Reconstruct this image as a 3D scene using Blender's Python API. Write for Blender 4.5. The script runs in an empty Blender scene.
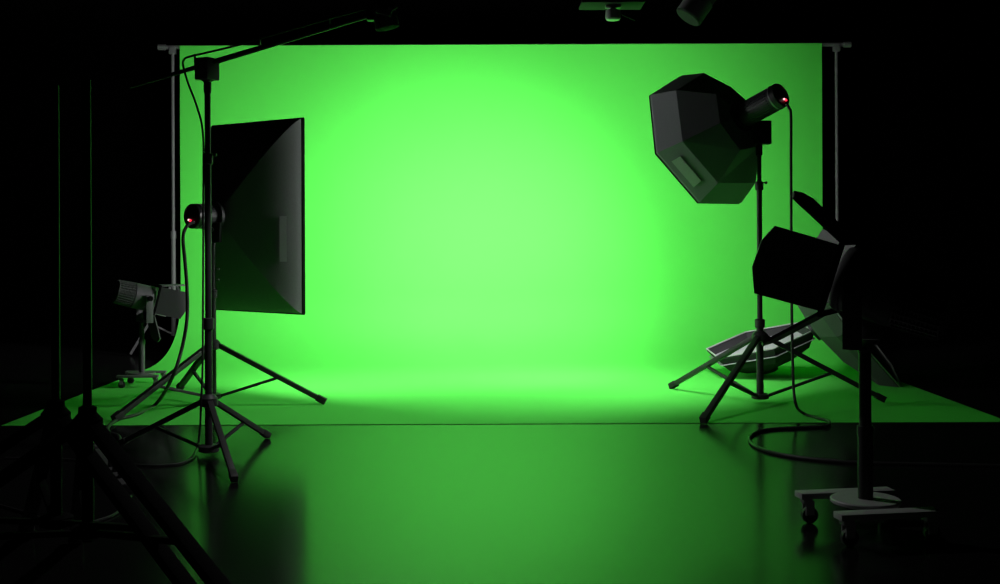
import bpy, bmesh, math, random
from mathutils import Vector, Matrix
PI = math.pi
random.seed(4)
S = bpy.context.scene
C = S.collection

# ------------------------------------------------------------------ camera
CAMH, F, CX, CY, ROLL = 1.10, 1150.0, 497.0, 233.0, 0.004
cam = bpy.data.objects.new('camera', bpy.data.cameras.new('camera'))
C.objects.link(cam)
cam.data.sensor_fit = 'HORIZONTAL'; cam.data.sensor_width = 36.0
cam.data.lens = F * 36.0 / 1000.0
cam.data.shift_x = (500 - CX) / 1000.0
cam.data.shift_y = -(292 - CY) / 1000.0
cam.data.clip_start = 0.05
cam.matrix_world = Matrix.Translation((0, 0, CAMH)) @ Matrix.Rotation(PI / 2, 4, 'X') @ Matrix.Rotation(-ROLL, 4, 'Z')
S.camera = cam
# ------------------------------------------------------------------ world, exposure
w = bpy.data.worlds.new('dark_studio'); S.world = w; w.use_nodes = True
w.node_tree.nodes['Background'].inputs[0].default_value = (0, 0, 0, 1)
w.node_tree.nodes['Background'].inputs[1].default_value = 0.0
S.view_settings.view_transform = 'Standard'; S.view_settings.look = 'None'
S.view_settings.gamma = 1.0; S.view_settings.exposure = 0.0
S.view_settings.use_curve_mapping = False
# radiance of the two lit diffusers: the only lights in the studio
L_LEFT, L_RIGHT = 14.3, 47.0
# the directional part of their light: area lamps lying in the two softboxes' openings
P_LEFT, P_RIGHT, SPREAD_L, SPREAD_R, P_BOOM = 14.3, 41.6, 80.0, 90.0, 50.0


def opening_light(name, pos, direction, wd, ht, power, spread, shape='RECTANGLE'):
    l = bpy.data.lights.new(name, 'AREA'); l.shape = shape; l.size = wd
    if shape == 'RECTANGLE': l.size_y = ht
    l.energy = power; l.spread = math.radians(spread)
    o = bpy.data.objects.new(name, l); C.objects.link(o)
    o.location = pos; o.rotation_euler = Vector(direction).to_track_quat('-Z', 'Z').to_euler()
    return o


opening_light('left_softbox_light', (-1.605, 7.785, 1.215), (.591, .807, 0), .84, 1.2, P_LEFT, SPREAD_L)
opening_light('right_softbox_light', (1.302, 7.693, 1.686), (-.6188, .7012, -.3542), .80, .80, P_RIGHT, SPREAD_R, 'DISK')
bl = bpy.data.lights.new('boom_light', 'SPOT'); bl.energy = P_BOOM; bl.spot_size = math.radians(132); bl.spot_blend = .3; bl.shadow_soft_size = .045
bo = bpy.data.objects.new('boom_light', bl); C.objects.link(bo); bo.location = (-.50, 5.45, 1.98)
bo.rotation_euler = Vector((.22, 0, -1)).to_track_quat('-Z', 'Y').to_euler()


def at(x, y, Z):
    """3-D point at distance Z along the view axis for a pixel of the photograph"""
    xc, yc = x - CX, CY - y
    X = xc + ROLL * yc; Y = yc - ROLL * xc
    return Vector((X * Z / F, Z, CAMH + Y * Z / F))


def on_floor(x, y, z=0.0):
    X = (x - CX) + ROLL * (CY - y); Y = (CY - y) - ROLL * (x - CX)
    Z = (CAMH - z) * F / -Y
    return Vector((X * Z / F, Z, z))


# ------------------------------------------------------------------ materials
def mat(name, col, rough=0.5, metal=0.0, spec=0.5, emit=None, power=0.0, noise=0.0, nscale=30, bump=0.0, ior=1.5):
    m = bpy.data.materials.new(name); m.use_nodes = True
    nt = m.node_tree; b = nt.nodes['Principled BSDF']
    b.inputs['Base Color'].default_value = (*col, 1)
    b.inputs['Roughness'].default_value = rough
    b.inputs['Metallic'].default_value = metal
    b.inputs['Specular IOR Level'].default_value = spec
    b.inputs['IOR'].default_value = ior
    if emit:
        b.inputs['Emission Color'].default_value = (*emit, 1)
        b.inputs['Emission Strength'].default_value = power
    if noise or bump:
        tc = nt.nodes.new('ShaderNodeTexCoord'); n = nt.nodes.new('ShaderNodeTexNoise')
        n.inputs['Scale'].default_value = nscale; n.inputs['Detail'].default_value = 4
        nt.links.new(tc.outputs['Object'], n.inputs['Vector'])
        if noise:
            mx = nt.nodes.new('ShaderNodeMix'); mx.data_type = 'RGBA'
            mx.inputs[6].default_value = (*[c * (1 - noise) for c in col], 1)
            mx.inputs[7].default_value = (*[min(1, c * (1 + noise)) for c in col], 1)
            nt.links.new(n.outputs[0], mx.inputs[0]); nt.links.new(mx.outputs[2], b.inputs['Base Color'])
        if bump:
            bp = nt.nodes.new('ShaderNodeBump'); bp.inputs['Strength'].default_value = bump
            bp.inputs['Distance'].default_value = 0.002
            nt.links.new(n.outputs[0], bp.inputs['Height']); nt.links.new(bp.outputs[0], b.inputs['Normal'])
    return m


M = dict(
    green=mat('green_paper', (0.085, 0.62, 0.072), 0.9, spec=0.08, noise=0.02, nscale=3),
    floor=mat('polished_black_floor', (0.004, 0.004, 0.004), 0.16, spec=0.5, ior=1.45, noise=0.1, nscale=6),
    room=mat('black_drape', (0.0018, 0.0018, 0.0018), 1.0, spec=0.0, noise=0.2, nscale=8),
    black=mat('black_paint', (0.0022, 0.0022, 0.0022), 0.8, spec=0.03),
    pole_black=mat('satin_black_pole', (0.004, 0.004, 0.004), 0.45, spec=0.09),
    stand=mat('black_anodised', (0.022, 0.022, 0.023), 0.5, spec=0.35, noise=0.15, nscale=40),
    fabric=mat('softbox_fabric', (0.21, 0.215, 0.215), 0.85, spec=0.1, noise=0.12, nscale=120, bump=0.2),
    fabric_grey=mat('grey_softbox_fabric', (0.27, 0.275, 0.29), 0.85, spec=0.1, noise=0.08, nscale=120),
    leaning_fabric=mat('charcoal_softbox_fabric', (0.075, 0.075, 0.078), 0.85, spec=0.1, noise=0.08, nscale=90),
    dark_fabric=mat('black_softbox_fabric', (0.035, 0.035, 0.037), 0.85, spec=0.1),
    grey_diffuser=mat('grey_diffuser', (0.38, 0.37, 0.40), 0.8, spec=0.1),
    piping=mat('fabric_edge', (0.016, 0.016, 0.017), 0.7, spec=0.2),
    patch2=mat('pale_patch', (0.5, 0.52, 0.5), 0.7, spec=0.2, noise=0.1, nscale=90),
    patch=mat('grey_patch', (0.38, 0.39, 0.385), 0.7, spec=0.2, noise=0.1, nscale=90),
    silver=mat('silver_lining', (0.5, 0.5, 0.5), 0.35, metal=0.7),
    diffuser=mat('white_diffuser', (0.72, 0.72, 0.74), 0.8, spec=0.1),
    lit_left=mat('lit_diffuser_left', (0.8, 0.8, 0.8), 0.8, emit=(1, 1, 1), power=L_LEFT),
    lit_right=mat('lit_diffuser_right', (0.8, 0.8, 0.8), 0.8, emit=(1, 1, 1), power=L_RIGHT),
    body=mat('strobe_body', (0.020, 0.020, 0.024), 0.5, spec=0.35),
    cap=mat('strobe_end', (0.006, 0.006, 0.007), 0.4, spec=0.4),
    chrome=mat('chrome_ring', (0.35, 0.35, 0.37), 0.3, metal=0.8),
    led=mat('red_light', (0.3, 0.0, 0.0), 0.4, emit=(1, 0.02, 0.05), power=2.2),
    led2=mat('pink_light', (0.6, 0.3, 0.3), 0.4, emit=(1, 0.6, 0.62), power=1.6),
    gpole=mat('grey_tube', (0.10, 0.10, 0.103), 0.5, spec=0.3, noise=0.05),
    spotgrey=mat('grey_housing', (0.07, 0.07, 0.072), 0.5, spec=0.35, noise=0.1, nscale=50),
    base=mat('grey_steel', (0.30, 0.30, 0.30), 0.5, spec=0.3, noise=0.1, nscale=40),
    left_base=mat('dull_grey_steel', (0.11, 0.11, 0.11), 0.5, spec=0.3),
    matte=mat('matte_grey_shade', (0.06, 0.06, 0.062), 0.95, spec=0.03),
    rubber=mat('rubber', (0.014, 0.014, 0.014), 0.6, spec=0.3),
    cable=mat('black_cable', (0.020, 0.019, 0.020), 0.5, spec=0.3),
    clamp=mat('clamp_metal', (0.12, 0.12, 0.12), 0.5, spec=0.4),
    plate=mat('ceiling_plate', (0.045, 0.045, 0.045), 0.8, spec=0.1),
    bright=mat('lamp_lens', (0.6, 0.6, 0.6), 0.3),
    can=mat('ceiling_can', (0.40, 0.40, 0.41), 0.45, spec=0.35),
    glass=mat('lens_glass', (0.05, 0.06, 0.06), 0.08, spec=0.6),
    strip=mat('power_strip_plastic', (0.06, 0.06, 0.06), 0.4, spec=0.4),
)


nt = M['floor'].node_tree
g = nt.nodes.new('ShaderNodeBsdfGlossy'); g.distribution = 'GGX'; g.inputs['Color'].default_value = (.20, .20, .20, 1); g.inputs['Roughness'].default_value = .17
ad = nt.nodes.new('ShaderNodeAddShader'); pb = nt.nodes['Principled BSDF']; pb.inputs['Specular IOR Level'].default_value = 0
nt.links.new(g.outputs[0], ad.inputs[0]); nt.links.new(pb.outputs[0], ad.inputs[1])
nt.links.new(ad.outputs[0], nt.nodes['Material Output'].inputs['Surface'])


# ------------------------------------------------------------------ mesh helpers
class MB:
    def __init__(self): self.v = []; self.f = []

    def add(self, vs, fs):
        o = len(self.v); self.v += [Vector(p) for p in vs]; self.f += [[i + o for i in f] for f in fs]; return self

    def box(self, c, size, R=None, bev=0.0):
        """box with bevelled edges, optional rotation matrix (columns = axes)"""
        R = R or Matrix.Identity(3); bm = bmesh.new()
        bmesh.ops.create_cube(bm, size=1.0)
        for v in bm.verts: v.co = Vector((v.co.x * size[0], v.co.y * size[1], v.co.z * size[2]))
        if bev: bmesh.ops.bevel(bm, geom=list(bm.edges), offset=bev, segments=2, affect='EDGES', profile=0.6)
        bm.verts.index_update()
        self.add([Vector(c) + R @ v.co for v in bm.verts], [[v.index for v in f.verts] for f in bm.faces]); bm.free()
        return self

    def bar(self, a, b, wd, ht, bev=0.002, up=(0, 0, 1)):
        """rectangular bar from a to b"""
        a, b = Vector(a), Vector(b); R = frame(b - a, up)
        return self.box((a + b) / 2, ((b - a).length, wd, ht), R, bev)

    def lathe(self, a, axis, prof, n=28, caps=True):
        """prof = [(distance along axis, radius)]"""
        a = Vector(a); R = frame(axis); ax, u, v = R.col[0], R.col[1], R.col[2]
        vs = [a + ax * d + (u * math.cos(2 * PI * k / n) + v * math.sin(2 * PI * k / n)) * r for d, r in prof for k in range(n)]
        fs = [[i * n + k, i * n + (k + 1) % n, (i + 1) * n + (k + 1) % n, (i + 1) * n + k] for i in range(len(prof) - 1) for k in range(n)]
        if caps: fs += [list(range(n))[::-1], [(len(prof) - 1) * n + k for k in range(n)]]
        return self.add(vs, fs)

    def cyl(self, a, b, r, r2=None, n=20):
        a, b = Vector(a), Vector(b); L = (b - a).length
        return self.lathe(a, b - a, [(0, r), (L, r if r2 is None else r2)], n)

    def tube(self, pts, r, n=10, sub=8):
        P = [Vector(p) for p in pts]; path = []
        for i in range(len(P) - 1):
            p0, p1, p2, p3 = P[max(i - 1, 0)], P[i], P[i + 1], P[min(i + 2, len(P) - 1)]
            for s in range(sub):
                t = s / sub
                path.append(0.5 * ((2 * p1) + (p2 - p0) * t + (2 * p0 - 5 * p1 + 4 * p2 - p3) * t * t + (3 * p1 - p0 - 3 * p2 + p3) * t ** 3))
        path.append(P[-1]); vs = []; prev = None
        for i, p in enumerate(path):
            t = (path[min(i + 1, len(path) - 1)] - path[max(i - 1, 0)]).normalized()
            if prev is None: u = t.orthogonal().normalized()
            else:
                u = prev - t * prev.dot(t); u = u.normalized() if u.length > 1e-6 else t.orthogonal().normalized()
            prev = u; v = t.cross(u)
            vs += [p + (u * math.cos(2 * PI * k / n) + v * math.sin(2 * PI * k / n)) * r for k in range(n)]
        m = len(path)
        fs = [[i * n + k, i * n + (k + 1) % n, (i + 1) * n + (k + 1) % n, (i + 1) * n + k] for i in range(m - 1) for k in range(n)]
        fs += [list(range(n))[::-1], [(m - 1) * n + k for k in range(n)]]
        return self.add(vs, fs)

    def slab(self, pts, thick, nrm):
        """closed polygon given thickness along nrm"""
        nrm = Vector(nrm).normalized() * thick / 2; n = len(pts); P = [Vector(p) for p in pts]
        return self.add([p + nrm for p in P] + [p - nrm for p in P],
                        [list(range(n)), [n + k for k in range(n)][::-1]] + [[k, n + k, n + (k + 1) % n, (k + 1) % n] for k in range(n)])

    def build(self, name, m, parent=None, smooth=True):
        off = Vector((0, 0, 0)); p = parent
        while p: off += Vector(p.location); p = p.parent
        if parent is None:
            lo = [min(v[i] for v in self.v) for i in range(3)]; hi = [max(v[i] for v in self.v) for i in range(3)]
            off = Vector(((lo[0] + hi[0]) / 2, (lo[1] + hi[1]) / 2, lo[2]))
        me = bpy.data.meshes.new(name); me.from_pydata([tuple(v - off) for v in self.v], [], self.f)
        bm = bmesh.new(); bm.from_mesh(me); bmesh.ops.recalc_face_normals(bm, faces=bm.faces); bm.to_mesh(me); bm.free()
        me.materials.append(M[m]); o = bpy.data.objects.new(name, me); C.objects.link(o)
        if parent: o.parent = parent
        else: o.location = off
        if smooth:
            for q in me.polygons: q.use_smooth = True
            me.set_sharp_from_angle(angle=math.radians(35))
        return o


def frame(x, up=(0, 0, 1)):
    x = Vector(x).normalized(); up = Vector(up)
    if abs(x.dot(up.normalized())) > 0.995: up = Vector((0, 1, 0))
    y = up.cross(x).normalized(); z = x.cross(y)
    return Matrix((x, y, z)).transposed()


def tag(o, label, cat, group=None):
    o['label'] = label; o['category'] = cat
    if group: o['group'] = group
    return o


def thing(name, label, cat, loc, group=None):
    o = bpy.data.objects.new(name, None); C.objects.link(o); o.location = loc; o.empty_display_size = 0.1
    return tag(o, label, cat, group)


def struct(name, mb, m):
    o = mb.build(name, m, smooth=False); o['kind'] = 'structure'; return o


# ------------------------------------------------------------------ the room
X0, X1, Y0, Y1, ZC = -5.2, 5.2, -1.5, 12.2, 3.7
struct('floor', MB().box(((X0 + X1) / 2, (Y0 + Y1) / 2, -0.05), (X1 - X0, Y1 - Y0, 0.1)), 'floor')
struct('ceiling', MB().box(((X0 + X1) / 2, (Y0 + Y1) / 2, ZC + 0.05), (X1 - X0, Y1 - Y0, 0.1)), 'room')
struct('wall_left', MB().box((X0 - 0.05, (Y0 + Y1) / 2, ZC / 2), (0.1, Y1 - Y0, ZC)), 'room')
struct('wall_right', MB().box((X1 + 0.05, (Y0 + Y1) / 2, ZC / 2), (0.1, Y1 - Y0, ZC)), 'room')
struct('wall_back', MB().box(((X0 + X1) / 2, Y1 + 0.05, ZC / 2), (X1 - X0, 0.1, ZC)), 'room')
struct('wall_front', MB().box(((X0 + X1) / 2, Y0 - 0.05, ZC / 2), (X1 - X0, 0.1, ZC)), 'room')

# ------------------------------------------------------------------ green backdrop sweep
YB, YF, XL, XR, ZT = 10.39, 6.617, -2.859, 2.941, 2.806
prof = [(YB, ZT - 0.004)]
for i in range(8): prof.append((YB, ZT - (ZT - 0.58) * (i + 1) / 8))
for i in range(1, 25):
    t = i / 24; prof.append((YB - 1.02 * t * t, 0.0016 + 0.5784 * (1 - t) ** 2))
for i in range(1, 9): prof.append((YB - 1.02 - (YB - 1.02 - YF) * i / 8, 0.0016))
mb = MB(); nx = 12; th = 0.0013
for sgn in (1, -1):
    vs = []
    for i, (y, z) in enumerate(prof):
        a = prof[max(i - 1, 0)]; b = prof[min(i + 1, len(prof) - 1)]
        t = Vector((0, b[0] - a[0], b[1] - a[1])).normalized(); n = Vector((0, t.z, -t.y))
        for k in range(nx + 1): vs.append(Vector((XL + (XR - XL) * k / nx, y, z)) + n * (th if sgn < 0 else 0))
    mb.add(vs, [[i * (nx + 1) + k, i * (nx + 1) + k + 1, (i + 1) * (nx + 1) + k + 1, (i + 1) * (nx + 1) + k] for i in range(len(prof) - 1) for k in range(nx)])
N = len(prof) * (nx + 1)
for i in range(len(prof) - 1):
    for k in (0, nx):
        a = i * (nx + 1) + k; b = a + nx + 1; mb.f.append([a, b, b + N, a + N])
for i in (0, len(prof) - 1):
    for k in range(nx):
        a = i * (nx + 1) + k; mb.f.append([a, a + 1, a + 1 + N, a + N])
bd = mb.build('green_backdrop', 'green')
tag(bd, 'wide bright green backdrop sheet hanging from a bar and sweeping out over the floor', 'backdrop')

# its support: crossbar on two grey uprights
yb = YB + 0.035
pl, pr = at(172.6, 47, yb), at(836.4, 44, yb)
rt = thing('backdrop_stand', 'grey crossbar on two thin uprights holding up the green sheet', 'backdrop stand', (pl.x, yb, 0))
zb = ZT + 0.002
xa, xb = at(160, 47, yb).x, at(849, 44, yb).x
MB().cyl((xa, yb, zb - 0.012), (xb, yb, zb - 0.012), 0.019).build('crossbar', 'gpole', rt)
for x in (pl.x, pr.x):
    up = MB().cyl((x, yb, 0.55), (x, yb, zb - 0.03), 0.0145).cyl((x, yb, 0.18), (x, yb, 1.1), 0.021).build('upright', 'gpole', rt)
    MB().cyl((x, yb, 1.06), (x, yb, 1.13), 0.026).build('collar', 'gpole', up)
    MB().box((x, yb, zb - 0.04), (0.06, 0.05, 0.07), None, 0.006).build('hook', 'gpole', up)
    s = -1 if x < 0 else 1
    for ang in (90, 210, 330):
        d = Vector((math.cos(math.radians(ang + 60 * (s > 0))), math.sin(math.radians(ang + 60 * (s > 0))), 0))
        if d.y < -0.3: d = Vector((s * 0.9, -0.1, 0)) if d.x * s > 0 else Vector((-s * 0.8, 0.6, 0))
        base = Vector((x, yb, 0))
        MB().bar(base + d * 0.03 + Vector((0, 0, 0.62)), base + d * 0.42 + Vector((0, 0, 0.02)), 0.03, 0.02).bar(base + Vector((0, 0, 0.2)) + d * 0.02, base + d * 0.24 + Vector((0, 0, 0.3)), 0.014, 0.014).build('leg', 'gpole', rt)
for x0, x1, side in ((xa - 0.015, xa + 0.05, 0), (xb - 0.05, xb + 0.015, 1)):
    MB().cyl((x0, yb, zb - 0.012), (x1, yb, zb - 0.012), 0.027).build('end_cap', 'gpole', rt)


# ------------------------------------------------------------------ tripod light stands
def tripod(name, label, cx, cy, feet, apex, ring, top, secs, lw=0.045, knobs=(), strut=0.55, group=None, m='stand', lt=0.022):
    """secs = [(z0, z1, radius)] of the telescoping pole; feet = offsets of leg ends"""
    rt = thing(name, label, 'light stand', (cx, cy, 0), group); B = Vector((cx, cy, 0))
    p = MB()
    for z0, z1, r in secs: p.cyl(B + Vector((0, 0, z0)), B + Vector((0, 0, z1)), r)
    p.build('pole', 'pole_black' if m == 'black' else m, rt)
    for z0, z1, r in secs[:-1]:
        MB().lathe(B + Vector((0, 0, z1 - 0.035)), (0, 0, 1), [(0, r + .003), (.006, r + 0.009), (0.055, r + 0.009), (0.06, r - .002)]).build('collar', m, rt)
    rr = secs[0][2]
    MB().lathe(B + Vector((0, 0, apex - 0.03)), (0, 0, 1), [(0, rr + .006), (0.008, rr + 0.026), (0.045, rr + 0.026), (0.065, rr + 0.008)]).build('hub', m, rt)
    MB().lathe(B + Vector((0, 0, ring - 0.018)), (0, 0, 1), [(0, rr + 0.02), (0.005, rr + 0.032), (0.03, rr + 0.032), (0.036, rr + 0.02)]).build('spreader_ring', m, rt)
    for fx, fy in feet:
        d = Vector((fx, fy, 0)); u = d.normalized(); a = B + u * (rr + 0.012) + Vector((0, 0, apex)); e = B + d + Vector((0, 0, lt * 0.75))
        lg = MB().bar(a, e, lw, lt, 0.003).build('leg', m, rt)
        dr = (e - a).normalized()
        MB().bar(e - dr * 0.055, e + dr * 0.008, lw * 1.22, lt * 1.35, 0.004).build('rubber_foot', 'rubber', lg)
        q = a + (e - a) * strut
        MB().bar(B + u * (rr + 0.02) + Vector((0, 0, ring)), q - Vector((0, 0, lt * 0.5)), lw * 0.55, lt * 0.6, 0.002).build('strut', m, rt)
    for z, ang, r in knobs:
        u = Vector((math.cos(ang), math.sin(ang), 0))
        MB().cyl(B + Vector((0, 0, z)), B + Vector((0, 0, z)) + u * (r + 0.035), 0.004, n=8).lathe(B + Vector((0, 0, z)) + u * (r + 0.022), u, [(0, .006), (.003, .009), (.011, .009), (.014, .006)], 12).build('knob', 'gpole', rt)
    return rt


# left softbox stand
SX, SY = -1.835, 7.42
tripod('light_stand', 'black tripod light stand under the tall rectangular softbox on the left', SX, SY,
       [(-.40, .66), (-.41, -.68), (.72, -.02)], 0.385, 0.055, 1.6,
       [(0.03, 0.72, 0.021), (0.70, 1.10, 0.017)], 0.036, [(0.874, 0.1, 0.008), (0.803, 0.1, 0.008)], lt=.03)
# right octabox stand
OX, OY = 1.68, 7.36
tripod('light_stand', 'black tripod light stand under the raised six-sided softbox on the right', OX, OY,
       [(-.46, .71), (-.50, -.76), (.80, .03)], 0.43, 0.05, 1.5,
       [(0.03, 0.52, 0.023), (0.5, 1.40, 0.017), (1.40, 1.64, 0.014)], 0.036, [(1.415, 0.0, 0.015)], lt=.03)
# boom stand
BX, BY = -1.437, 5.72
tripod('light_stand', 'black tripod stand carrying the long boom arm, nearer than the softbox stand', BX, BY,
       [(.20, .46), (.27, -.63), (-.52, .22)], 0.27, 0.035, 1.85,
       [(0.02, 0.66, 0.019), (0.62, 1.48, 0.0165), (1.46, 1.84, 0.015)], 0.028, [(1.495, 0.0, 0.008)], lt=.024)
# two dark stands in the left foreground
for cx, cy, ft, lab in ((-1.314, 3.42, [(.72, -.62), (-.80, -.35), (-.40, .75)], 'near-black foreground tripod stand, the left one of the pair cut off by the frame'),
                        (-1.177, 3.30, [(.75, -.66), (-.72, -.60), (-.33, .80)], 'near-black foreground tripod stand, the right one of the pair cut off by the frame')):
    k = cy / 3.36
    tripod('light_stand', lab, cx, cy, ft, 0.555 * (1 if cx < -1.25 else 1.0), 0.25, 1.55,
           [(0.22, 0.585, 0.0165), (0.57, 1.545, 0.0125)], 0.043, [], 0.45, 'pair of foreground stands', m='black', lt=0.028)


# ------------------------------------------------------------------ strobe head
def strobe(label, a, axis, L, r, boxc, boxs, led_off, pole_top):
    """a = front end at the softbox, axis points back out of it"""
    axis = Vector(axis).normalized(); R = frame(axis)
    rt = thing('studio_strobe', label, 'studio flash', a)
    prof = [(0, r * .92), (.02, r * 1.0), (L - .045, r * 1.0)]
    MB().lathe(a, axis, prof, 32).build('housing', 'body', rt)
    rb = MB(); n = 30
    for k in range(n):
        t = 2 * PI * k / n; d = R.col[1] * math.cos(t) + R.col[2] * math.sin(t)
        q = Vector(a) + d * (r + .001) + axis * 0.03; RR = Matrix((axis, d.cross(axis), d)).transposed()
        rb.box(q + axis * (L - .10) / 2, (L - .10, r * .07, 0.007), RR)
    rb.build('cooling_fins', 'body', rt)
    MB().lathe(Vector(a) + axis * (L - .05), axis, [(0, r * 1.0), (.002, r * 1.07), (.011, r * 1.07), (.013, r * 1.0)], 40).build('ring', 'chrome', rt)
    cp = MB().lathe(Vector(a) + axis * (L - .04), axis, [(0, r * 1.05), (.035, r * 1.05), (.042, r * 0.98), (.042, r * .9), (.034, r * .88)], 40).build('end_cap', 'cap', rt)
    e = Vector(a) + axis * (L - .003)
    MB().lathe(e + R.col[1] * led_off[0] + R.col[2] * led_off[1], axis, [(0, .0085), (.006, .0085), (.008, .006)], 12).build('indicator_light', 'led', cp)
    MB().lathe(e + R.col[1] * (led_off[0] + led_off[2]) + R.col[2] * (led_off[1] + .004), axis, [(0, .006), (.007, .006), (.009, .004)], 12).build('indicator_light', 'led2', cp)
    MB().lathe(Vector(a) - axis * 0.03, axis, [(0, r * 1.25), (.01, r * 1.35), (.03, r * 1.35), (.04, r * 1.1)], 32).build('mounting_ring', 'body', rt)
    MB().box(boxc, boxs, None, 0.006).build('tilt_bracket', 'cap', rt)
    bc = Vector(boxc)
    MB().cyl((pole_top[0], pole_top[1], pole_top[2] - .03), (pole_top[0], pole_top[1], bc.z), 0.021).build('socket', 'cap', rt)
    MB().cyl(bc + Vector((0.0, -boxs[1] / 2, .02)), bc + Vector((0, -boxs[1] / 2 - .035, .02)), .014, n=12).build('lever', 'cap', rt)
    return rt


# ------------------------------------------------------------------ rectangular softbox (left)
zc = 1.215
near, far = Vector((-1.268, 7.50, 0)), Vector((-1.985, 8.03, 0))
u = (far - near).normalized(); nrm = Vector((-u.y, u.x, 0))
if nrm.x < 0: nrm = -nrm
ctr = (near + far) / 2 + Vector((0, 0, zc)); hw = (far - near).length / 2; hh = 0.639; uz = Vector((0, 0, 1))
rt = thing('rectangular_softbox', 'tall black rectangular softbox facing the green sheet from the left', 'softbox', (ctr.x, ctr.y, zc - hh))
D = 0.33; ss = [0, .06, .16, .3, .45, .6, .75, .9, 1.0]


def rect_ring(half_w, half_h, d, e=0):
    c = ctr - nrm * d
    return [c + u * (sx * half_w) + uz * (sz * half_h) for sx, sz in ((-1, -1), (1, -1), (1, 1), (-1, 1))]


sh = MB(); rings = []
for s in ss:
    k = 1 - s
    wv = 0.085 + (hw - 0.085) * (1 - s ** 1.45); hv = 0.085 + (hh - 0.085) * (1 - s ** 1.45)
    rings.append(rect_ring(wv, hv, D * s))
# subdivide every side so panels bulge gently
vs = []; ns = 10
for r in rings:
    for q in range(4):
        for j in range(ns):
            vs.append(r[q].lerp(r[(q + 1) % 4], j / ns))
n = 4 * ns
sh.add(vs, [[i * n + k, i * n + (k + 1) % n, (i + 1) * n + (k + 1) % n, (i + 1) * n + k] for i in range(len(rings) - 1) for k in range(n)])
sh.f.append([(len(rings) - 1) * n + k for k in range(n)])
shell = sh.build('shell', 'fabric', rt)
sk = MB()
lip0, lip1 = rect_ring(hw, hh, 0), rect_ring(hw, hh, -0.014)
for q in range(4):
    sk.bar(lip1[q], lip1[(q + 1) % 4], .012, .012, .003); sk.bar(lip0[q], lip0[(q + 1) % 4], .010, .010, .002)
    sk.add([lip0[q], lip0[(q + 1) % 4], lip1[(q + 1) % 4], lip1[q]], [[0, 1, 2, 3]])
sk.build('rim', 'piping', rt)
MB().slab(rect_ring(hw - .012, hh - .012, -0.004), 0.003, nrm).build('diffuser', 'lit_left', rt)['label'] = 'glowing white front diffuser'
# patch on near side panel
pu = -u


def side_pt(s, z):
    wv = 0.085 + (hw - 0.085) * (1 - s ** 1.45)
    return ctr - nrm * (D * s) + pu * wv + uz * z


a, b2 = side_pt(.37, 0), side_pt(.27, 0); pn = (b2 - a).cross(uz).normalized()
if pn.y > 0: pn = -pn
MB().slab([p + pn * 0.008 + uz * z for p, z in ((a, -.295), (b2, -.295), (b2, 0), (a, 0))], .004, pn).build('patch', 'patch', rt)['label'] = 'lighter grey upright strip'
ap = ctr - nrm * (D + 0.015)
strobe('black studio flash with red light behind the tall rectangular softbox', ap - nrm * .03, -nrm, 0.165, 0.076,
       (SX + 0.005, SY, zc - 0.105), (0.10, 0.07, 0.13), (-0.012, -0.028, -0.014), (SX, SY, 1.06))


# ------------------------------------------------------------------ polygonal softboxes
def polybox(name, label, c, b, R1, R2, R3, d2, d3, roll, n, dif, s=1, fab='fabric', lip=0.02, patch=None, inset=0.012, ribs=False, group=None, corners=None, rim='piping'):
    b = Vector(b).normalized(); c = Vector(c)
    uu = Vector((0, 0, 1)).cross(b).normalized(); vv = b.cross(uu)

    def ring(r, d):
        if corners:
            key = min(corners, key=lambda q: abs(q - d)); cc = c + b * key; pts = []
            for x, y in corners[key]:
                o = Vector((0, 0, CAMH)); ray = at(x, y, 1.0) - o; pts.append(o + ray * ((cc - o).dot(b) / ray.dot(b)))
            while len(pts) < n: pts.append(cc * 2 - pts[len(pts) - n // 2])
            f_ = r / {0: R1, 1: R2, 2: R3}[sorted(corners).index(key)] if r > .08 else .3
            return [cc + (p - cc) * f_ + b * (d - key) for p in pts]
        return [c + b * d + (uu * math.cos(roll + s * k * 2 * PI / n) + vv * math.sin(roll + s * k * 2 * PI / n)) * r for k in range(n)]
    allz = min(p.z for r, d in ((R1, 0), (R2, d2), (R3, d3)) for p in ring(r, d))
    rt = thing(name, label, 'softbox', (c.x, c.y, allz), group)
    RR = [ring(R1 * .995, -lip), ring(R1, 0), ring(R2, d2), ring(R3, d3), ring(0.075, d3 + 0.035)]
    sh = MB(); sh.add(sum(RR, []), [[i * n + k, i * n + (k + 1) % n, (i + 1) * n + (k + 1) % n, (i + 1) * n + k] for i in range(len(RR) - 1) for k in range(n)])
    sh.f.append([(len(RR) - 1) * n + k for k in range(n)])
    shell = sh.build('shell', fab, rt, smooth=False)
    rm = MB()
    for k in range(n): rm.bar(RR[0][k], RR[0][(k + 1) % n], .009, .009, .002)
    rm.build('rim', rim, rt)
    MB().slab(ring(R1 * .985, inset), .003, b).build('diffuser', dif, rt)['label'] = 'glowing white front diffuser' if dif.startswith('lit') else 'pale unlit front diffuser'
    if ribs:
        rb = MB()
        for i in (1, 2):
            for k in range(n): rb.cyl(RR[i][k] * 1.0, RR[i + 1][k], .0035, n=6)
        rb.build('seams', 'piping', rt)
    MB().lathe(c + b * (d3 + .02), b, [(0, .085), (.03, .085), (.035, .075)], 24).build('speed_ring', 'cap', rt)
    if patch is not None:
        k = patch; p0, p1, q0, q1 = RR[1][k], RR[1][(k + 1) % n], RR[2][k], RR[2][(k + 1) % n]

        def bil(t, h): return p0.lerp(p1, t).lerp(q0.lerp(q1, t), h)
        nn = (p1 - p0).cross(q0 - p0).normalized()
        if nn.dot(p0 - c) < 0: nn = -nn
        MB().slab([x + nn * .005 for x in (bil(.22, .2), bil(.76, .2), bil(.76, .58), bil(.22, .58))], .004, nn).build('patch', 'patch2', rt)['label'] = 'lighter grey strip'
    return rt, c + b * (d3 + .03), b


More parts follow.
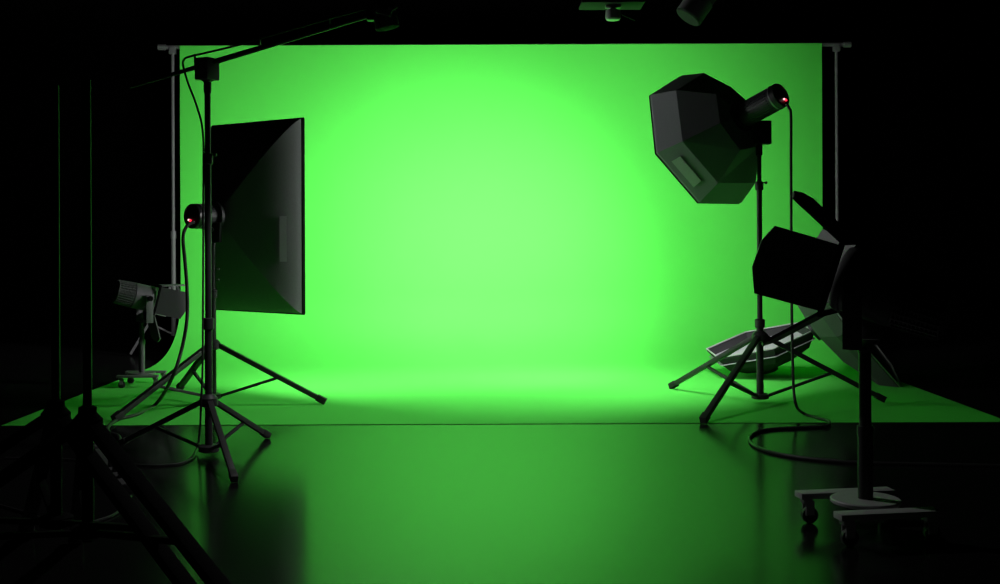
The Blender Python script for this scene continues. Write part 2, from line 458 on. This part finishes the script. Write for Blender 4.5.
k = 1.065
_, ap, ob = polybox('hexagonal_softbox', 'black six-sided softbox raised on the right stand and tilted down to the left', (1.2436 * k, 7.2 * k, CAMH + .5607 * k), (.6188, -.7012, .3542),
                    .4548 * k, .391 * k, .2104 * k, .1613 * k, .3484 * k, 1.273, 6, 'lit_right', 1, fab='fabric_grey', patch=2,
                    corners={0: [(682, 75.4), (651.5, 94.7), (657.5, 152.5), (700, 202), (741.5, 202.6)], .1613 * k: [(704, 73), (676, 90.3), (682.4, 141.4), (718, 183), (755.6, 183)],
                             .3484 * k: [(731, 87), (716, 94), (720, 123), (740, 150), (760, 146), (755, 108)]})
strobe('black studio flash with red light behind the raised six-sided softbox', ap, ob, 0.325, 0.076,
       (OX + 0.022, OY, 1.735), (0.10, 0.08, 0.15), (0.030, -0.034, -0.018), (OX, OY, 1.62))

# softbox leaning on the floor, behind the foreground spotlight
lc, lb = Vector((2.545, 8.50, .515)), Vector((-.75, .25, -.6)).normalized()
lu = Vector((0, 0, 1)).cross(lb).normalized(); lv = lb.cross(lu); dv = Vector((.274, -.34, -.5))
polybox('leaning_softbox', 'large dark softbox standing tilted on the green floor behind the foreground spotlight', lc, lb,
        .735, .63, .32, .095, .21, math.atan2(dv.dot(lv), dv.dot(lu)), 6, 'piping', 1, fab='leaning_fabric', lip=.012, inset=.004, rim='patch2')
# softbox lying face up
polybox('lying_softbox', 'low dark softbox lying face up on the green floor behind the right tripod', (2.00, 8.78, .262), (.27, .06, -.96),
        .43, .36, .20, .11, .185, 0.2, 6, 'grey_diffuser', 1, fab='dark_fabric', lip=.015, inset=.05, rim='patch')


# ------------------------------------------------------------------ rolling stands and spotlights
def rolling_stand(label, cx, cy, rot, sc, top, sleeve, m='base', tm='stand'):
    rt = thing('rolling_stand', label, 'rolling stand', (cx, cy, 0)); Rz = Matrix.Rotation(rot, 3, 'Z'); B = Vector((cx, cy, 0))
    def P(x, y, z): return B + Rz @ Vector((x * sc, y * sc, z * sc))
    for sy in (-1, 1):
        MB().box(P(0, sy * .165, .108), (.375 * sc, .065 * sc, .022 * sc), Rz, .002).build('base_bar', m, rt)
        for sx in (-1, 1):
            x = sx * .155
            ca = MB().box(P(x, sy * .165, .088), (.035 * sc, .04 * sc, .02 * sc), Rz, .002)
            for q in (-1, 1): ca.box(P(x + .008, sy * .165 + q * .016, .061), (.034 * sc, .004 * sc, .055 * sc), Rz)
            cs = ca.cyl(P(x, sy * .165, .082), P(x, sy * .165, .10), .012 * sc, n=12).build('caster', m, rt)
            w0, w1 = P(x + .012, sy * .165 - .012, .032), P(x + .012, sy * .165 + .012, .032)
            MB().lathe(w0, w1 - w0, [(0, .024 * sc), (.003 * sc, .031 * sc), (.021 * sc, .031 * sc), (.024 * sc, .024 * sc)], 24).build('wheel', 'rubber', cs)
    MB().lathe(P(0, 0, .110), (0, 0, 1), [(0, .121 * sc), (.003, .125 * sc), (.012 * sc, .125 * sc), (.016 * sc, .121 * sc)], 48).build('base_disc', m, rt)
    MB().box(P(0, 0, .109), (.07 * sc, .30 * sc, .012 * sc), Rz).build('cross_bar', m, rt)
    MB().cyl(P(0, 0, .12), B + Vector((0, 0, sleeve)), .027 * sc).build('lower_tube', tm, rt)
    MB().cyl(B + Vector((0, 0, sleeve - .02)), B + Vector((0, 0, top)), .022 * sc).build('upper_tube', tm, rt)
    MB().cyl(B + Vector((0, 0, sleeve - .03)), B + Vector((0, 0, sleeve + .006)), .0295 * sc).build('collar', tm, rt)
    return rt


def spotlight(label, Cn, d, sc, blen, pole_xy, pole_top, phis, back=.08, m='spotgrey', armm='black'):
    """Cn = centre of the square front frame, d = direction the light points"""
    d = Vector(d).normalized(); hx = d.cross(Vector((0, 0, 1))).normalized()
    if hx.y < 0: hx = -hx
    vv = Vector((0, 0, 1)) - d * d.z; vv.normalize(); Cn = Vector(Cn); w = .135 * sc
    rt = thing('spotlight', label, 'spotlight', (pole_xy[0], pole_xy[1], pole_top))
    R = Matrix((d, hx, vv)).transposed()
    fr = MB()
    for a, b, c in ((hx, vv, 1), (hx, vv, -1), (vv, hx, 1), (vv, hx, -1)):
        fr.bar(Cn + a * w * c - b * w * 1.04, Cn + a * w * c + b * w * 1.04, .016 * sc, .02 * sc, .002)
    fr.build('front_frame', 'black', rt)
    r = .118 * sc
    MB().lathe(Cn - d * .005, -d, [(0, r * .99), (.01, r * 1.04), (.03, r * 1.04), (.035, r), (blen * .52, r), (blen * .55, r * .93)], 48, caps=False).build('housing', m, rt)
    rear = [(blen * .54, r * .93)]; nrib = 11
    for i in range(nrib):
        t0 = blen * (.56 + .40 * i / nrib); rr = r * (.98 - .10 * i / nrib)
        rear += [(t0, rr * .93), (t0 + .002, rr), (t0 + blen * .018, rr), (t0 + blen * .02, rr * .93)]
    rear += [(blen * .98, r * .86), (blen, r * .6), (blen * 1.01, r * .05)]
    rc = MB().lathe(Cn, -d, rear, 48).build('rear_cover', m, rt)
    fb = MB()
    for i in range(28):
        t = 2 * PI * i / 28; q = hx * math.cos(t) + vv * math.sin(t)
        fb.bar(Cn - d * blen * .57 + q * r * .955, Cn - d * blen * .97 + q * r * .875, .006 * sc, .012 * sc, 0, up=q)
    fb.build('vent_fins', m, rc)
    MB().lathe(Cn - d * .03, d, [(0, r * .96), (.008, r * .9), (.018, r * .6), (.022, r * .1)], 40).build('lens', 'glass', rt)
    L = .235 * sc
    for (side, wv), ph in zip(((-hx, vv), (vv, hx), (hx, vv), (-vv, hx)), phis):
        o = Cn + side * w + d * .008; e = (d * math.cos(ph) + side * math.sin(ph)) * L
        hwid = w * .95; nn = e.cross(wv)
        bd = MB().slab([o - wv * hwid * .97, o + wv * hwid * .97, o + e + wv * hwid, o + e * 1.13 + wv * hwid * .5, o + e * 1.15 - wv * hwid * .3, o + e - wv * hwid], .011 * sc, nn).build('barn_door', m if sc < .95 else 'spotgrey', rt)
        MB().cyl(o - wv * hwid * .8, o + wv * hwid * .8, .007 * sc, n=10).build('hinge', 'black', bd)
    # U-shaped yoke
    pv = Cn - d * back; g = (d - Vector((0, 0, d.z))).normalized(); Ry = Matrix((g, hx, Vector((0, 0, 1)))).transposed(); zb = pole_top + .018
    top = pv.z + .035 * sc
    yk = MB()
    for q in (-1, 1):
        ctr_ = Vector((pv.x, pv.y, 0)) + hx * q * .148 * sc
        yk.box((ctr_.x, ctr_.y, (zb + top) / 2), (.066 * sc, .012 * sc, top - zb), Ry, .002)
    yk.box((pv.x, pv.y, zb), (.066 * sc, .305 * sc, .014 * sc), Ry, .002)
    yk.build('yoke', armm, rt)
    MB().cyl((pole_xy[0], pole_xy[1], pole_top - .01), (pole_xy[0], pole_xy[1], zb), .026 * sc).build('socket', armm, rt)
    for q in (-1, 1):
        MB().lathe(pv + hx * q * r * .98, hx * q, [(0, .012 * sc), (.05 * sc, .012 * sc), (.052 * sc, .024 * sc), (.07 * sc, .024 * sc)], 16).build('tilt_knob', 'black', rt)
    return rt


RX, RY = 1.342, 4.20
rolling_stand('low grey rolling stand on casters in the right foreground', RX, RY, math.radians(9), 1.0, .67, .385)
spotlight('large black spotlight with four barn doors on the foreground rolling stand', (1.264, 4.236, .932), (-.82, .48, .30), 1.0, .40,
          (RX, RY), .67, [math.radians(a) for a in (22, 26, 42, 47)], armm='spotgrey')
LX, LY = -2.585, 8.36
rolling_stand('small grey rolling stand on casters at the left edge of the green floor', LX, LY, math.radians(4), .78, .45, .33, 'left_base', 'spotgrey')
spotlight('grey spotlight with barn doors on the small rolling stand at far left', (-2.515, 8.39, .625), (.8, .55, -.25), .78, .28,
          (LX, LY), .45, [math.radians(a) for a in (30, 14, 20, 62)], back=.06, armm='spotgrey')

# ------------------------------------------------------------------ boom arm with lamp
bp = at(207, 64, BY); be = at(372, 14.5, 5.45); bdir = (be - bp).normalized(); bl = bp - (be - bp) * 0.50
rt = thing('lighting_boom', 'long thin black boom arm slanting up to the right on its stand', 'boom arm', (BX, BY, 1.82))
MB().cyl(bl, bp, .007, .0125, 14).cyl(bp, be, .0145, .0125, 14).build('tube', 'stand', rt)
cb = MB().box(bp + Vector((0, 0, -.026)), (.086, .086, .108), Matrix.Rotation(math.radians(60), 3, 'Z'), .004).build('clamp_block', 'clamp', rt)
MB().lathe((BX, BY, 1.80), (0, 0, 1), [(0, .0165), (.012, .019), (bp.z - .09 - 1.80, .019), (bp.z - .083 - 1.80, .03), (bp.z - .078 - 1.80, .03)]).build('swivel', 'stand', rt)
for px, y0, y1 in ((195, 69, 54), (260, 50, 36.5), (330, 29, 18)):
    Zq = 5.72 - (px - 207) / 165 * .27 - .008; q0, q1 = at(px, y0, Zq), at(px, y1, Zq)
    MB().box((q0 + q1) / 2, (.007, .014, (q1 - q0).length), None, .001).build('cable_clip', 'chrome' if px > 200 else 'stand', rt)
cabtop = [at(367, 8.5, 5.45), at(330, 18.5, 5.51), at(260, 38.5, 5.62), at(235, 45.8, 5.665), at(205, 53, BY), at(190, 56.5, BY), at(184.5, 59, BY), at(183, 65, BY),
          at(188, 83, BY), at(197, 107, BY), at(203, 135, BY), at(203.3, 200, BY - .03), at(203, 300, BY - .03), at(202.5, 370, BY - .04), at(201, 405, BY - .04), at(200, 428, 5.76)]
fl = [on_floor(197.5, 446, .03), on_floor(192, 457, .009), on_floor(182, 463, .0065), on_floor(165, 465, .006), on_floor(140, 465, .006), on_floor(60, 459, .006), on_floor(5, 458, .006)]
tag(MB().tube(cabtop + fl, .0055, 8).build('power_cable', 'cable'), 'thin black cable clipped along the boom arm and dropping to the floor', 'cable')
# small spotlight on the end
hd = thing('boom_spotlight', 'small dark lamp hanging from the upper end of the boom arm', 'spotlight', be)
ax = Vector((.22, 0, -1)).normalized(); hc = at(380, -6, 5.45)
MB().lathe(hc, ax, [(-.06, .03), (-.055, .045), (0, .048), (.01, .055), (.155, .058), (.165, .056)], 32).build('housing', 'clamp', hd)
MB().lathe(hc, ax, [(.160, .02), (.1665, .056), (.168, .05)], 32).build('lens', 'black', hd)
rb = MB()
for i in range(5): rb.lathe(hc - ax * (.045 - .01 * i), ax, [(0, .046), (.001, .052), (.004, .052), (.005, .046)], 28)
rb.build('cooling_fins', 'spotgrey', hd)
MB().box(at(384, 11.5, 5.375), (.075, .02, .03), Matrix.Rotation(.25, 3, 'Y'), .003).build('bracket', 'clamp', hd)
MB().cyl(at(390, 9, 5.40), at(390, 9, 5.36), .012, n=12).cyl(at(392, 10, 5.38), at(397, 7, 5.38), .006, n=8).build('knob', 'clamp', hd)
MB().box(be, (.05, .05, .06), None, .005).build('clamp', 'stand', hd)

# ------------------------------------------------------------------ ceiling lamps
rt = thing('ceiling_lamp', 'small round lamp under a square plate hung above the green sheet', 'ceiling lamp', (.69, 6.88, 2.36))
zp = 2.455
MB().box((.69, 6.88, zp + .006), (.375, .24, .012), None, .002).build('plate', 'plate', rt)
for x in (.51, .87):
    MB().cyl((x, 6.77, zp + .01), (x, 6.77, ZC), .006, n=10).build('rod', 'stand', rt)
cc = Vector((.697, 6.86, 0))
MB().lathe(cc + Vector((0, 0, 2.37)), (0, 0, 1), [(0, .034), (.004, .043), (.010, .046), (.055, .043), (.06, .03)], 32).build('lamp_head', 'can', rt)
MB().lathe(cc + Vector((0, 0, 2.363)), (0, 0, 1), [(0, .02), (.004, .038), (.012, .040)], 32).build('lens', 'bright', rt)
MB().cyl(cc + Vector((0, 0, 2.42)), cc + Vector((0, 0, zp)), .02).box(cc + Vector((0, 0, zp - .008)), (.09, .05, .016), None, .002).build('mount', 'can', rt)
MB().cyl(cc + Vector((.04, 0, 2.405)), at(635, 20.5, 6.86), .003, n=8).build('lever', 'stand', rt)

ra = Vector((.56, .08, .80)).normalized(); fc = at(688.5, 17, 7.0)
rt = thing('ceiling_spotlight', 'grey cylindrical spotlight hanging from the ceiling above the right side', 'spotlight', fc)
MB().lathe(fc, ra, [(.002, .02), (.003, .076), (.004, .086), (.008, .086), (.13, .086), (.135, .078)], 40).build('housing', 'can', rt)
MB().lathe(fc - ra * .0085, ra, [(0, .02), (0, .078), (.010, .0868)], 40).build('lens', 'matte', rt)
rb = MB().lathe(fc, ra, [(.13, .074), (.25, .07), (.27, .05)], 32)
for i in range(26):
    t = 2 * PI * i / 26; R = frame(ra); q = R.col[1] * math.cos(t) + R.col[2] * math.sin(t)
    rb.bar(fc + ra * .14 + q * .074, fc + ra * .255 + q * .071, .005, .014, 0, up=q)
rb.build('cooling_fins', 'can', rt)
m_ = fc + ra * .1; hx = ra.cross(Vector((0, 0, 1))).normalized()
yk = MB()
for q in (-1, 1): yk.bar(m_ + hx * q * .098, m_ + hx * q * .098 + Vector((0, 0, .2)), .03, .006, .001)
yk.bar(m_ - hx * .101 + Vector((0, 0, .2)), m_ + hx * .101 + Vector((0, 0, .2)), .03, .006, .001)
yk.cyl(m_ + Vector((0, 0, .2)), (m_.x, m_.y, ZC), .014)
yk.build('yoke', 'stand', rt)

# ------------------------------------------------------------------ cables and power strip on the floor
a = at(190, 223, 7.20)
z1 = .0095
z1 = .0125
pts = [at(194, 222, 7.24), at(187, 226, 7.18), at(183, 238, 7.15), at(185, 262, 7.1), at(187, 290, 7.05), at(187, 318, 7.0), at(182, 348, 6.95), at(172, 378, 6.9)]
pts += [on_floor(156, 404, z1 + .004), on_floor(138, 414, z1), on_floor(118, 419.5, z1), on_floor(108, 427, .011), on_floor(109, 432.5, .007), on_floor(118, 436, .007), on_floor(119.5, 442, .007), on_floor(110, 444, .007), on_floor(100, 447, .012)]
tag(MB().tube(pts, .0108, 10).build('power_cable', 'cable'), 'black cable hanging from the left softbox flash and curling onto the floor', 'cable')
pts = [at(786.5, 104, 6.87), at(789, 108, 6.86), at(791, 116, 6.86), at(791, 160, 6.86), at(791.3, 240, 6.84), at(792, 330, 6.8), at(793.5, 385, 6.78), at(796, 405, 6.76)]
pts += [on_floor(803, 413, z1 + .004), on_floor(818, 418, z1), on_floor(829, 421.5, z1 + .001), on_floor(826, 426, .009), on_floor(800, 427.5, .008), on_floor(765, 430, .008), on_floor(750, 437, .008),
        on_floor(757, 447, .008), on_floor(790, 456, .008), on_floor(850, 462, .008), on_floor(920, 464, .008), on_floor(1010, 466, .008)]
tag(MB().tube(pts, .0085, 10).build('power_cable', 'cable'), 'black cable dropping from the right flash and looping across the floor', 'cable')
tag(MB().tube([on_floor(-10, 503, .006), on_floor(20, 511, .006), on_floor(50, 521, .006), on_floor(75, 525, .006), on_floor(100, 520, .006), on_floor(118, 512, .006), on_floor(131, 496, .012)], .006, 8).build('power_cable', 'cable'),
    'dark cable curving over the black floor at lower left', 'cable')
p0, p1 = on_floor(93, 450, 0), on_floor(130, 493, 0); p0 = p0 + (p1 - p0) * .04
R = frame(p1 - p0); rt = thing('power_strip', 'dark power strip with plugs on the floor behind the foreground stands', 'power strip', (p0 + p1) / 2)
MB().box((p0 + p1) / 2 + Vector((0, 0, .021)), ((p1 - p0).length, .07, .04), R, .006).build('housing', 'strip', rt)
for t in (.6, .72, .86):
    q = p0.lerp(p1, t); MB().box(q + Vector((0, 0, .062)), (.05, .05, .045), R, .006).cyl(q + Vector((0, 0, .08)), q + Vector((0, 0, .115)), .012, n=10).build('plug', 'strip', rt)
MB().box(p0.lerp(p1, .12) + Vector((0, 0, .046)), (.06, .04, .012), R, .003).build('switch', 'strip', rt)
